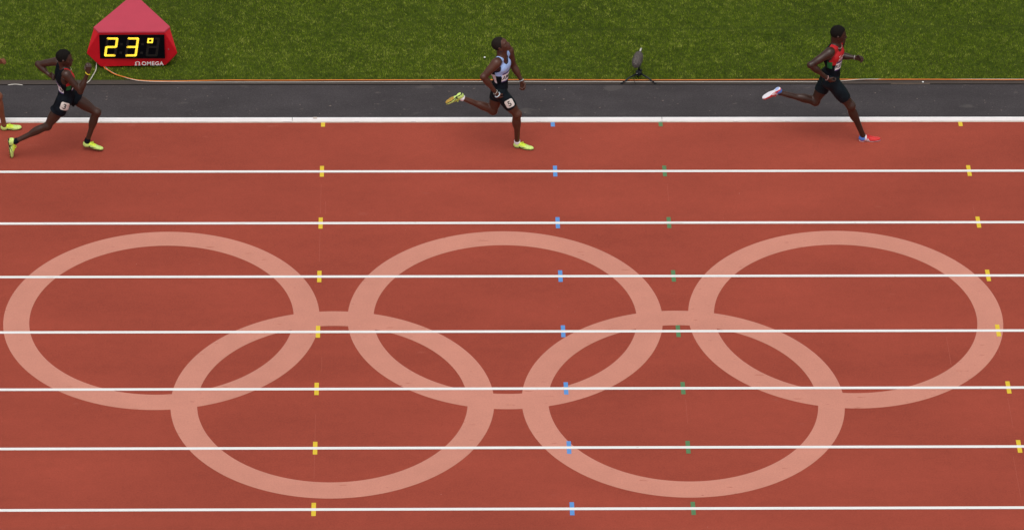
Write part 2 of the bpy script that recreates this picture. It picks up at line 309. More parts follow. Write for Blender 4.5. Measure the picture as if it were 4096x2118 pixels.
# ------------------------------------------------------------------ text and flat artwork
def text2d(s, size, offset=0.0, shear=0.0, spacing=1.0):
    cu = bpy.data.curves.new('t', 'FONT'); cu.body = s; cu.size = 1.0; cu.align_x = 'CENTER'; cu.align_y = 'CENTER'; cu.offset = offset; cu.shear = shear
    cu.space_character = spacing; cu.resolution_u = 4; cu.fill_mode = 'FRONT'
    o = bpy.data.objects.new('t', cu); C.objects.link(o); dg = bpy.context.evaluated_depsgraph_get()
    me = o.evaluated_get(dg).to_mesh(); vs = [(v.co.x, v.co.y) for v in me.vertices]; fs = [tuple(p.vertices) for p in me.polygons]
    o.evaluated_get(dg).to_mesh_clear(); bpy.data.objects.remove(o); bpy.data.curves.remove(cu)
    # fit: centre and scale so that the glyph block has height `size`
    ys = [v[1] for v in vs]; xs = [v[0] for v in vs]; h = max(ys) - min(ys); k = size / h; cx = (max(xs) + min(xs)) / 2; cy = (max(ys) + min(ys)) / 2
    return [((a - cx) * k, (b - cy) * k) for a, b in vs], fs
def poly(pts): return pts, [tuple(range(len(pts)))]
def rrect(w_, h_, r, n=4):
    out = []
    for cx, cy, a0 in ((w_ / 2 - r, h_ / 2 - r, 0), (-w_ / 2 + r, h_ / 2 - r, 90), (-w_ / 2 + r, -h_ / 2 + r, 180), (w_ / 2 - r, -h_ / 2 + r, 270)):
        for k in range(n + 1):
            a = math.radians(a0 + 90 * k / n); out.append((cx + r * math.cos(a), cy + r * math.sin(a)))
    return out, [tuple(range(len(out)))]
def shift(g, dx, dy, s=1.0, rot=0.0, sx=1.0):
    c, q = math.cos(rot), math.sin(rot)
    return [((x * sx * c - y * q) * s + dx, (x * sx * q + y * c) * s + dy) for x, y in g[0]], g[1]
def tick():   # the curved tick mark, length 1, pointing up at the right
    lo = [(-0.5, -0.02), (-0.47, -0.14), (-0.38, -0.20), (-0.25, -0.19), (0.0, -0.09), (0.5, 0.17)]
    up = [(0.05, 0.02), (-0.15, -0.06), (-0.28, -0.09), (-0.36, -0.06), (-0.38, 0.02), (-0.35, 0.12)]
    return lo + up, [tuple(range(len(lo) + len(up)))]

# ------------------------------------------------------------------ scoreboard clock
def clock():
    cx, y0, zt, zb, zm = -3.617, 1.37, 0.556, 0.026, 0.245
    cen = Vector((0, 0.338))                                 # centroid, in the clock's own plan
    root = empty('display_clock', (cx, y0 + 0.338, 0)); tag(root, 'red three-sided trackside clock standing on the grass, its lit screen reading 23 degrees', 'clock')
    f0, f1, mid, b0, b1 = Vector((-0.430, -0.338)), Vector((-0.503, -0.215)), Vector((-0.605, -0.352)), Vector((-0.418, -0.338)), Vector((-0.478, -0.232))
    def rot(p, k): a = 2 * math.pi * k / 3; return Vector((p.x * math.cos(a) - p.y * math.sin(a), p.x * math.sin(a) + p.y * math.cos(a)))
    def mir(p): return Vector((-p.x, p.y))
    vs, fs, mi = [], [], []
    def add(p, z): vs.append((p.x, p.y, z)); return len(vs) - 1
    cor = []
    for k in range(3):   # corner k : the left corner of side k (front side is k=0), going round by +120 degrees
        # order round the outline: (left corner: outer(f1) then front(f0)), front edge, (right corner: mirror f0, mirror f1)
        cor.append(dict(tf=add(rot(f0, k), zt), to=add(rot(f1, k), zt), bf=add(rot(b0, k), zb), bo=add(rot(b1, k), zb), m=add(rot(mid, k), zm)))
    # the right end of side k is the corner k+1: its 'outer' vertices
    for k in range(3):
        a, b = cor[k], cor[(k + 1) % 3]
        fs.append((a['tf'], a['bf'], b['bo'], b['to'])); mi.append(0)         # side panel
        fs += [(a['tf'], a['m'], a['bf']), (a['to'], a['bo'], a['m']), (a['tf'], a['to'], a['m']), (a['bf'], a['m'], a['bo'])]; mi += [0, 0, 0, 0]
    bott = tuple(v for k in range(3) for v in (cor[k]['bo'], cor[k]['bf'])); fs.append(bott); mi.append(0)
    topf = tuple(v for k in range(3) for v in (cor[k]['to'], cor[k]['tf'])); fs.append(topf[::-1]); mi.append(0)
    me_o = from_py('housing', vs, fs, 'housing', root)
    bm = bmesh.new(); bm.from_mesh(me_o.data); bmesh.ops.remove_doubles(bm, verts=bm.verts[:], dist=1e-5); bmesh.ops.recalc_face_normals(bm, faces=bm.faces[:])
    bmesh.ops.bevel(bm, geom=bm.edges[:], offset=0.005, segments=2, affect='EDGES'); bm.to_mesh(me_o.data); bm.free()
    # roof cap, proud of the sides
    rv = [Vector((vs[i][0], vs[i][1])) * 1.012 for i in topf]
    n = len(rv); V = [(p.x, p.y, zt - 0.004) for p in rv] + [(p.x * 0.993, p.y * 0.993, zt + 0.012) for p in rv]
    F = [(k, (k + 1) % n, n + (k + 1) % n, n + k) for k in range(n)] + [tuple(range(n)), tuple(range(n, 2 * n))]
    bm = bmesh.new(); me = bpy.data.meshes.new('r'); me.from_pydata(V, [], F); bm.from_mesh(me)
    from_bm('roof', bm, 'roof', root)
    # feet
    for k in range(3):
        p = rot(Vector((0, 0.36)), k); bm = bmesh.new(); bmesh.ops.create_cone(bm, cap_ends=True, segments=20, radius1=0.05, radius2=0.045, depth=0.036); bmesh.ops.translate(bm, vec=(p.x, p.y, 0.012), verts=bm.verts[:]); from_bm('foot', bm, 'dark', root)
    # front screen: frame, recessed black pane, digits
    yf = -0.338
    bm = bmesh.new(); bm_box(bm, (0.006, yf - 0.001, 0.340), (0.866, 0.012, 0.366), bevel=0.004); scr = from_bm('screen', bm, 'glass', root)
    for k in (1, 2):
        R = Matrix.Rotation(2 * math.pi * k / 3, 3, 'Z'); bm = bmesh.new(); bm_box(bm, R @ Vector((0, yf - 0.001, 0.340)), (0.866, 0.012, 0.366), R=R, bevel=0.004); from_bm('screen', bm, 'glass', root)
    yd = yf - 0.0085
    def dots(pts, name, m):
        bm = bmesh.new()
        for (x, z) in pts:
            g = bmesh.ops.create_circle(bm, cap_ends=True, segments=8, radius=0.0056)
            bmesh.ops.transform(bm, matrix=Matrix.Translation((x, yd, z)) @ Matrix.Rotation(math.pi / 2, 4, 'X'), verts=g['verts'])
        from_bm(name, bm, m, scr)
    SL = 0.15
    def seg(cx_, cz, a, b, skew=True):
        # a, b end points in digit space (x -1..1, z -1..1); returns dots in 3 staggered rows
        hx, hz = 0.0645, 0.131; A = Vector((a[0] * hx, a[1] * hz)); B = Vector((b[0] * hx, b[1] * hz)); d = B - A; L = d.length; d.normalize(); nrm = Vector((-d.y, d.x)); out = []
        for r in (-1, 0, 1):
            ln = L + (0.006 if r == 0 else -0.006); nn_ = max(2, int(ln / 0.0125)); 
            for t in range(nn_ + 1):
                p = A + d * ((L - ln) / 2 + ln * t / nn_) + nrm * r * 0.0108; out.append((cx_ + p.x + SL * p.y, cz + p.y))
        return out
    S = dict(a=((-1, 1), (1, 1)), b=((1, 1), (1, 0)), c=((1, 0), (1, -1)), d=((-1, -1), (1, -1)), e=((-1, 0), (-1, -1)), f=((-1, 1), (-1, 0)), g=((-1, 0), (1, 0)))
    for cxd, on in ((-0.272, 'abged'), (0.004, 'abgcd'), (0.280, '')):
        lit = [p for s in on for p in seg(cxd, 0.338, *S[s])]; offs = [seg(cxd, 0.338, *S[s]) for s in 'abcdefg' if s not in on]
        if lit: dots(lit, 'lit_digit', 'led')
        for off in offs:
            if not on: off = [p for p in off if not (p[0] < cxd + 0.03 and p[1] > 0.375)]
            if off: dots(off, 'unlit_segment', 'unlit')
    sq = []
    for a, b in (((-1, 1), (1, 1)), ((1, 1), (1, -1)), ((1, -1), (-1, -1)), ((-1, -1), (-1, 1))):
        for r in (0.0235, 0.0335):
            for t in range(5):
                sq.append((0.250 + (a[0] + (b[0] - a[0]) * t / 5) * r + SL * (a[1] + (b[1] - a[1]) * t / 5) * r, 0.436 + (a[1] + (b[1] - a[1]) * t / 5) * r))
    dots(sq, 'lit_degree_sign', 'led')
    for (x, z) in ((-0.134, 0.382), (-0.148, 0.248), (0.146, 0.382), (0.130, 0.248)):
        dots([(x + i * 0.012, z + j * 0.012) for i in (-1, 0, 1) for j in (-1, 0, 1)], 'unlit_colon', 'unlit')
    def flat(name, g, x, z, m):
        vs_, fs_ = g; bm = bmesh.new(); bv = [bm.verts.new((x + a, yf - 0.0012, z + b)) for a, b in vs_]
        for f in fs_:
            try: bm.faces.new([bv[i] for i in f])
            except ValueError: pass
        ex = bmesh.ops.extrude_face_region(bm, geom=bm.faces[:]); bmesh.ops.translate(bm, vec=(0, -0.003, 0), verts=[v for v in ex['geom'] if isinstance(v, bmesh.types.BMVert)])
        from_bm(name, bm, m, root)
    t = text2d('OMEGA', 0.058, offset=0.010, spacing=1.04); w_ = max(v[0] for v in t[0]) - min(v[0] for v in t[0])
    flat('lettering', shift(t, 0, 0, 1, 0, 0.292 / w_), 0.271, 0.078, 'lettering')
    om = []; N = 22     # the horseshoe-shaped letter with its two feet
    for k in range(N + 1):
        a = math.radians(-58 + 296 * k / N); om.append((0.0325 * math.cos(a), 0.006 + 0.0245 * math.sin(a)))
    inn = []
    for k in range(N + 1):
        a = math.radians(-60 + 300 * k / N); inn.append((0.0205 * math.cos(a), 0.007 + 0.0185 * math.sin(a)))
    vs_ = om + inn; nn_ = N + 1; fs_ = [(k, k + 1, nn_ + k + 1, nn_ + k) for k in range(N)]
    b = len(vs_); vs_ += [(0.007, -0.0290), (0.038, -0.0290), (0.036, -0.0165), (0.0105, -0.0215)]; fs_.append((b, b + 1, b + 2, b + 3))
    b = len(vs_); vs_ += [(-0.007, -0.0290), (-0.038, -0.0290), (-0.036, -0.0165), (-0.0105, -0.0215)]; fs_.append((b, b + 3, b + 2, b + 1))
    flat('emblem', (vs_, fs_), 0.070, 0.078, 'lettering')
    bm = bmesh.new(); bmesh.ops.create_uvsphere(bm, u_segments=12, v_segments=8, radius=0.008); bmesh.ops.translate(bm, vec=(0.49, yf - 0.006, 0.30), verts=bm.verts[:]); from_bm('lock', bm, 'screw', root, True)
clock()

# ------------------------------------------------------------------ microphone on its low tripod
def mic():
    hub = Vector((3.140, 1.12, 0.0))
    t = empty('microphone_stand', hub); tag(t, 'low black tripod stand straddling the cables at the edge of the grass', 'tripod')
    L = lambda p: Vector(p) - hub
    for foot in ((2.901, 0.962, 0.008), (3.359, 0.960, 0.008), (3.145, 1.40, 0.03)):
        f = L(foot); d = Vector((f.x, f.y, 0)).normalized(); bm = bmesh.new(); a = d * 0.028 + Vector((0, 0, 0.075))
        bm_tube(bm, [a, a.lerp(f, 0.5) + Vector((0, 0, 0.012)), f], [0.011, 0.010, 0.008], 10); leg = from_bm('leg', bm, 'metal', t, True)
        bm = bmesh.new(); bmesh.ops.create_uvsphere(bm, u_segments=12, v_segments=8, radius=0.013); bmesh.ops.translate(bm, vec=f, verts=bm.verts[:]); from_bm('rubber_foot', bm, 'dark', leg, True)
    bm = bmesh.new(); bm_tube(bm, [(0, 0, 0.035), (0, 0, 0.05), (0, 0, 0.052), (0, 0, 0.10), (0, 0, 0.102), (0, 0, 0.115)], [0.016, 0.022, 0.033, 0.033, 0.026, 0.020], 18)
    for k in range(3):
        a = 2 * math.pi * k / 3 - math.pi / 2; bm_box(bm, (0.03 * math.cos(a), 0.03 * math.sin(a), 0.075), (0.026, 0.026, 0.05), R=Matrix.Rotation(a, 3, 'Z'), bevel=0.004)
    from_bm('hub', bm, 'metal', t, True)
    bm = bmesh.new(); bm_tube(bm, [(0, 0, 0.11), (0, 0.004, 0.20), (0.002, 0.006, 0.275)], [0.012, 0.010, 0.009], 12); from_bm('pole', bm, 'metal', t, True)
    bm = bmesh.new(); bm_tube(bm, [(0.012, 0, 0.118), (0.046, 0, 0.122)], [0.010, 0.012], 12); from_bm('knob', bm, 'metal', t, True)
    bm = bmesh.new(); bm_box(bm, (-0.029, -0.026, 0.078), (0.010, 0.004, 0.028), R=Matrix.Rotation(-0.5, 3, 'Z') @ Matrix.Rotation(0.5, 3, 'Y'), bevel=0.0015); from_bm('sticker', bm, 'paper', t)
    # the furry windshield lies level, pointing at the track
    cen = Vector((3.116, 1.095, 0.302)); ax = Vector((-0.20, -0.97, 0.0)).normalized()
    m = empty('microphone', cen); tag(m, 'microphone in a grey furry windshield mounted on the low tripod', 'microphone')
    q = ax.to_track_quat('X', 'Z').to_matrix()
    rn = random.Random(4); bm = bmesh.new()
    g = bmesh.ops.create_icosphere(bm, subdivisions=5, radius=1.0)
    for v in bm.verts:
        p = v.co.copy(); e = 2.5
        k = (abs(p.x) ** e + (p.y * p.y + p.z * p.z) ** (e / 2)) ** (-1 / e)
        p = p * k; lump = 1 + 0.05 * noise.noise(p * 3.0)
        v.co = q @ Vector((p.x * 0.165, p.y * 0.060, p.z * 0.060)) * lump
    base = [(v.co.copy(), v.normal.copy()) for v in bm.verts]
    bm.normal_update(); base = [(v.co.copy(), v.normal.copy()) for v in bm.verts]
    for co, nrm in base:
        for _ in range(2):
            t1 = nrm.orthogonal().normalized(); t2 = nrm.cross(t1); a = rn.uniform(0, 6.28)
            s_ = t1 * math.cos(a) + t2 * math.sin(a); fl = (t1 * rn.uniform(-1, 1) + t2 * rn.uniform(-1, 1)) * 0.9 - Vector((0, 0, 0.5))
            o_ = co + t1 * rn.uniform(-.003, .003) + t2 * rn.uniform(-.003, .003) - nrm * 0.002
            bm.faces.new([bm.verts.new(o_ - s_ * 0.0012), bm.verts.new(o_ + s_ * 0.0012), bm.verts.new(o_ + (nrm + fl).normalized() * rn.uniform(0.010, 0.020))])
    me = bpy.data.meshes.new('windshield'); bm.to_mesh(me); bm.free(); link('windshield', me, 'fur', m, True)
    bm = bmesh.new(); e = -ax * 0.155
    bm_tube(bm, [e, -ax * 0.185 + Vector((0, 0, 0.008))], [0.016, 0.015], 12); from_bm('collar', bm, 'metal', m, True)
    bm = bmesh.new(); bm_tube(bm, [-ax * 0.183 + Vector((0.002, 0, 0.008)), -ax * 0.215 + Vector((0.006, 0, 0.022)), -ax * 0.235 + Vector((0.010, 0, 0.034))], [0.014, 0.013, 0.012], 12); from_bm('connector', bm, 'steel', m, True)
    bm = bmesh.new(); bm_box(bm, (0.004, 0.01, -0.058), (0.022, 0.045, 0.03), bevel=0.003); from_bm('clip', bm, 'metal', m)
    bm = bmesh.new()
    bm_tube(bm, catmull([(3.170, 1.335, 0.335), (3.178, 1.375, 0.27), (3.172, 1.35, 0.13), (3.165, 1.24, 0.04), (3.10, 1.14, 0.034), (3.07, 1.07, 0.028), (3.072, 1.03, 0.030), (3.085, 0.985, 0.008), (3.100, 0.95, 0.004)]), 0.0032, 6)
    o = from_bm('thin_cable', bm, 'dark', None, True); tag(o, 'thin black microphone lead trailing from the tripod across the path edge', 'cable')
mic()

# ------------------------------------------------------------------ smooth solid modelling on a grid
class Field:
    def __init__(s, lo, hi, h):
        s.h = h; s.lo = np.array(lo, dtype=np.float32); s.n = np.ceil((np.array(hi) - lo) / h).astype(int) + 1
        s.G = np.full(s.n, 1.0, dtype=np.float32)
    def box(s, lo, hi):
        a = np.clip(np.floor((np.array(lo) - s.lo) / s.h).astype(int), 0, s.n - 1); b = np.clip(np.ceil((np.array(hi) - s.lo) / s.h).astype(int) + 1, 1, s.n)
        sl = tuple(slice(int(i), int(j)) for i, j in zip(a, b))
        ax = [s.lo[k] + s.h * np.arange(sl[k].start, sl[k].stop, dtype=np.float32) for k in range(3)]
        return sl, np.meshgrid(*ax, indexing='ij')
    def add(s, p, off=0.0, k=None):
        k = p['k'] if k is None else k
        m = k + off + 0.03
        sl, X = s.box(p['lo'] - m, p['hi'] + m)
        if X[0].size == 0: return
        D = p['f'](*X) - off; A = s.G[sl]
        hh = np.maximum(k - np.abs(A - D), 0) / k
        s.G[sl] = np.minimum(A, D) - hh * hh * k * 0.25
    def sub(s, p, off=0.0):
        sl, X = s.box(p['lo'] - 0.03 - off, p['hi'] + 0.03 + off); D = p['f'](*X) - off
        s.G[sl] = np.maximum(s.G[sl], -D)
    def clip(s, fn):
        X = np.meshgrid(*[s.lo[k] + s.h * np.arange(s.n[k], dtype=np.float32) for k in range(3)], indexing='ij')
        s.G = np.maximum(s.G, fn(*X))
    def mesh(s):
        G = s.G; I = G < 0; n = s.n
        cnt = np.zeros(n - 1, dtype=np.int8)
        for i in (0, 1):
            for j in (0, 1):
                for k in (0, 1): cnt += I[i:n[0] - 1 + i, j:n[1] - 1 + j, k:n[2] - 1 + k]
        act = np.argwhere((cnt > 0) & (cnt < 8)); idx = np.full(n - 1, -1, dtype=np.int32); idx[tuple(act.T)] = np.arange(len(act))
        co = np.array([(i, j, k) for i in (0, 1) for j in (0, 1) for k in (0, 1)])
        val = np.stack([G[tuple((act + c).T)] for c in co], 1)
        acc = np.zeros((len(act), 3)); num = np.zeros(len(act))
        for a in range(8):
            for b in range(a + 1, 8):
                if np.abs(co[a] - co[b]).sum() != 1: continue
                va, vb = val[:, a], val[:, b]; x = (va < 0) != (vb < 0); t = np.where(x, va / np.where(x, va - vb, 1), 0)
                acc += np.where(x[:, None], co[a] + t[:, None] * (co[b] - co[a]), 0); num += x
        V = (act + acc / num[:, None]) * s.h + s.lo
        Q = []
        for ax in range(3):
            u, v = (ax + 1) % 3, (ax + 2) % 3
            sa = [slice(1, n[i] - 1) for i in range(3)]; sa[ax] = slice(0, n[ax] - 1); sb = list(sa); sb[ax] = slice(1, n[ax])
            A, B = I[tuple(sa)], I[tuple(sb)]
            for flip, msk in ((False, A & ~B), (True, ~A & B)):
                e = np.argwhere(msk); e[:, u] += 1; e[:, v] += 1
                du = np.zeros(3, int); du[u] = 1; dv = np.zeros(3, int); dv[v] = 1
                q = [idx[tuple((e - o_).T)] for o_ in (du + dv, dv, 0 * du, du)]
                q = np.stack(q if not flip else q[::-1], 1); Q.append(q)
        Q = np.concatenate(Q); Q = Q[(Q >= 0).all(1)]
        return V, Q
def smooth_mesh(V, Q, it=1):
    for _ in range(it):
        acc = np.zeros_like(V); num = np.zeros(len(V))
        for a, b in ((0, 1), (1, 2), (2, 3), (3, 0)):
            np.add.at(acc, Q[:, a], V[Q[:, b]]); np.add.at(acc, Q[:, b], V[Q[:, a]]); np.add.at(num, Q[:, a], 1); np.add.at(num, Q[:, b], 1)
        V = V * 0.5 + 0.5 * acc / np.maximum(num, 1)[:, None]
    return V
def np_mesh(name, V, Q, mats, parent, midx=None):
    me = bpy.data.meshes.new(name); me.vertices.add(len(V)); me.vertices.foreach_set('co', V.astype(np.float32).reshape(-1))
    me.loops.add(4 * len(Q)); me.loops.foreach_set('vertex_index', Q.astype(np.int32).reshape(-1)); me.polygons.add(len(Q)); me.polygons.foreach_set('loop_start', np.arange(0, 4 * len(Q), 4, dtype=np.int32))
    me.update(calc_edges=True); me.validate()
    o = link(name, me, mats, parent, True)
    if midx is not None and len(me.polygons) == len(midx): me.polygons.foreach_set('material_index', midx.astype(np.int32))
    return o
A3 = lambda v: np.array(v, dtype=float)
def nrm(v): v = A3(v); return v / np.linalg.norm(v)
def cone(a, b, ra, rb, k=0.02):
    a, b = A3(a), A3(b); d = b - a; L2 = d @ d
    def f(X, Y, Z):
        t = np.clip(((X - a[0]) * d[0] + (Y - a[1]) * d[1] + (Z - a[2]) * d[2]) / L2, 0, 1)
        return np.sqrt((X - a[0] - t * d[0]) ** 2 + (Y - a[1] - t * d[1]) ** 2 + (Z - a[2] - t * d[2]) ** 2) - (ra + (rb - ra) * t)
    r = max(ra, rb); return dict(f=f, lo=np.minimum(a, b) - r, hi=np.maximum(a, b) + r, k=k)
def ell(c, B, r, k=0.03):
    """ellipsoid: centre, basis rows, radii"""
    c = A3(c); B = np.array(B, dtype=float); r = A3(r)
    def f(X, Y, Z):
        x, y, z = X - c[0], Y - c[1], Z - c[2]
        q = [(x * B[i, 0] + y * B[i, 1] + z * B[i, 2]) for i in range(3)]
        k0 = np.sqrt(sum((q[i] / r[i]) ** 2 for i in range(3))) + 1e-9; k1 = np.sqrt(sum((q[i] / r[i] ** 2) ** 2 for i in range(3))) + 1e-9
        return k0 * (k0 - 1) / k1
    R = r.max(); return dict(f=f, lo=c - R, hi=c + R, k=k)
def sph(c, r, k=0.02): return ell(c, np.eye(3), (r, r, r), k)

# ------------------------------------------------------------------ shoes (built once in their own frame: x to the toe, z up, heel bottom at 0)
def shoe_prims():
    E = np.eye(3)
    return [ell((0.040, 0, 0.036), E, (0.040, 0.031, 0.040), 0.02), cone((0.05, 0, 0.040), (0.17, 0.0, 0.030), 0.034, 0.028, 0.03), ell((0.045, 0, 0.060), E, (0.036, 0.031, 0.034), 0.02),
            ell((0.195, 0.000, 0.022), E, (0.078, 0.043, 0.026), 0.03), ell((0.245, 0.004, 0.018), E, (0.036, 0.030, 0.016), 0.02), cone((0.100, 0, 0.066), (0.155, 0, 0.046), 0.020, 0.018, 0.02)]
shoe_cache = {}
def shoe_meshes():
    if shoe_cache: return shoe_cache
    F = Field((-0.03, -0.07, -0.03), (0.31, 0.07, 0.14), 0.0032)
    for p in shoe_prims(): F.add(p)
    F.clip(lambda X, Y, Z: 0.005 - Z); F.clip(lambda X, Y, Z: Z - (0.086 - 0.25 * np.maximum(X - 0.07, 0)))
    F.sub(cone((0.052, 0, 0.070), (0.048, 0, 0.13), 0.026, 0.030))
    V, Q = F.mesh(); V = smooth_mesh(V, Q, 1); shoe_cache['upper'] = (V, Q)
    F = Field((-0.03, -0.07, -0.03), (0.31, 0.07, 0.06), 0.0032)
    for p in shoe_prims(): F.add(p, 0.003)
    F.clip(lambda X, Y, Z: np.maximum(Z - 0.0105 - 0.010 * (X < 0.02), -0.001 - Z)); V, Q = F.mesh(); V = smooth_mesh(V, Q, 1); shoe_cache['sole'] = (V, Q)
    return shoe_cache
def decal(name, geoms, center, out, up, bvh, parent, dist=0.10, lift=0.002, step=0.012):
    """geoms: list of (2-D geometry, material, layer). Projected along -out onto the surface."""
    out = Vector(out).normalized(); up = Vector(up); up = (up - out * up.dot(out)).normalized(); rt = up.cross(out); c = Vector(center)
    bm = bmesh.new(); mats = []
    for g, m, lay in geoms:
        if m not in mats: mats.append(m)
        b2 = bmesh.new(); vv = [b2.verts.new((x, y, 0)) for x, y in g[0]]
        for f in g[1]:
            try: b2.faces.new([vv[i] for i in f])
            except ValueError: pass
        bmesh.ops.remove_doubles(b2, verts=b2.verts[:], dist=1e-6)
        bmesh.ops.triangulate(b2, faces=[f for f in b2.faces if len(f.verts) > 4])
        for _ in range(5):
            es = [e for e in b2.edges if e.calc_length() > step]
            if not es: break
            bmesh.ops.subdivide_edges(b2, edges=es, cuts=1); bmesh.ops.triangulate(b2, faces=b2.faces[:])
        mp = {}
        for v in b2.verts:
            o = c + rt * v.co.x + up * v.co.y + out * dist
            hit = bvh.ray_cast(o, -out, dist * 2.2)
            if hit[0] is None:
                hit = bvh.find_nearest(c + rt * v.co.x + up * v.co.y)
            p = hit[0] + (out * 0.6 + hit[1] * 0.4) * (lift + 0.0013 * lay); mp[v] = bm.verts.new(p)
        for f in b2.faces:
            try: nf = bm.faces.new([mp[v] for v in f.verts])
            except ValueError: continue
            nf.material_index = mats.index(m); nf.smooth = True
        b2.free()
    me = bpy.data.meshes.new(name); bm.to_mesh(me); bm.free()
    return link(name, me, mats, parent)
def bvh_of(V, Q): return BVHTree.FromPolygons([Vector(v) for v in V], [tuple(map(int, q)) for q in Q])

def build_shoe(person, base, he, to, an, style, side):
    S = shoe_meshes(); he, to, an = A3(he), A3(to), A3(an)
    X = nrm(to - he); Z = an - he; Z = nrm(Z - X * (Z @ X)); Y = np.cross(Z, X); sc = min(max(np.linalg.norm(to - he) / 0.281, 0.94), 1.04)
    mx = Matrix(((X[0], Y[0], Z[0], he[0] - base[0]), (X[1], Y[1], Z[1], he[1] - base[1]), (X[2], Y[2], Z[2], he[2] - base[2]), (0, 0, 0, 1))) @ Matrix.Scale(sc, 4)
    V, Q = S['upper']; c = V[Q].mean(1)
    if style == 'neon':
        mats = ['neon', 'neon2']; mi = ((c[:, 0] > 0.075) & (c[:, 0] < 0.17) & (c[:, 2] > 0.052 - 0.10 * (c[:, 0] - 0.1))).astype(int)
    else:
        mats = ['shoered', 'shoeblue', 'shoewhite']; mi = np.where((c[:, 0] < 0.085) & (c[:, 2] > 0.022 + 0.3 * np.abs(c[:, 0] - 0.04)), 1, 0); mi[(c[:, 0] < 0.10) & (c[:, 0] > 0.078) & (c[:, 2] > 0.05)] = 2
    sh = np_mesh('shoe', V, Q, mats, person, mi); sh.matrix_local = mx
    V2, Q2 = S['sole']; c2 = V2[Q2].mean(1); under = c2[:, 2] < 0.0015
    if style == 'neon': mats = ['dark', 'gold', 'neon']; mi = np.where(under & (c2[:, 0] > 0.13), 1, np.where(under & (np.abs(c2[:, 1]) < 0.022), 2, 0))
    else: mats = ['shoewhite', 'paleblue']; mi = (under & (c2[:, 0] < 0.07)).astype(int)
    so = np_mesh('sole', V2, Q2, mats, sh, mi)
    if style == 'neon':
        for (x, y) in ((0.255, 0.0), (0.24, 0.024), (0.24, -0.024), (0.20, 0.033), (0.20, -0.033), (0.165, 0.024), (0.165, -0.024)):
            bm = bmesh.new(); g = bmesh.ops.create_cone(bm, cap_ends=True, segments=8, radius1=0.0042, radius2=0.0012, depth=0.009)
            bmesh.ops.transform(bm, matrix=Matrix.Translation((x, y, -0.0045)) @ Matrix.Rotation(math.pi, 4, 'X'), verts=g['verts'])
            from_bm('spike', bm, 'gold', sh, True)
    bm = bmesh.new()
    bv = bvh_of(V, Q)
    for i in range(5):
        x = 0.105 + i * 0.014
        for sx in (-1, 1):
            pts = []
            for t in range(5):
                y = 0.017 * sx * (1 - t / 2); h = bv.ray_cast(Vector((x + t * 0.003, y, 0.15)), Vector((0, 0, -1)))
                if h[0]: pts.append(h[0] + Vector((0, 0, 0.002)))
            if len(pts) > 2: bm_tube(bm, pts, 0.0022, 6)
    for sx in (-1, 1):
        bm_tube(bm, catmull([(0.112, 0, 0.076), (0.120, 0.012 * sx, 0.090), (0.134, 0.020 * sx, 0.082), (0.126, 0.008 * sx, 0.070)], 4), 0.003, 6)
    from_bm('laces', bm, 'neon2' if style == 'neon' else 'shoered', sh, True)
    for sy in (-1, 1):
        if style == 'neon':
            g = shift(tick(), 0, 0, 0.105, 0.0, -sy * 1.0)
            decal('side_mark', [(shift(g, 0, 0, 1.0, 0.10 * sy), 'ink', 0)], (0.135, 0.03 * sy, 0.029), (0, sy, 0.15), (0, 0, 1), bv, sh, 0.06, 0.0012, 0.008)
        else:
            st = [(shift(poly([(-0.005, -0.022), (0.004, -0.022), (0.004, 0.022), (-0.005, 0.022)]), dx * -sy, 0, 1.0, 0.62 * -sy), 'shoewhite', 0) for dx in (-0.018, 0.0, 0.018)]
            decal('side_mark', st, (0.105, 0.03 * sy, 0.032), (0, sy, 0.15), (0, 0, 1), bv, sh, 0.06, 0.0012, 0.008)
    ankle = he + X * 0.050 * sc + Z * 0.088 * sc
    return ankle, X, Y, Z

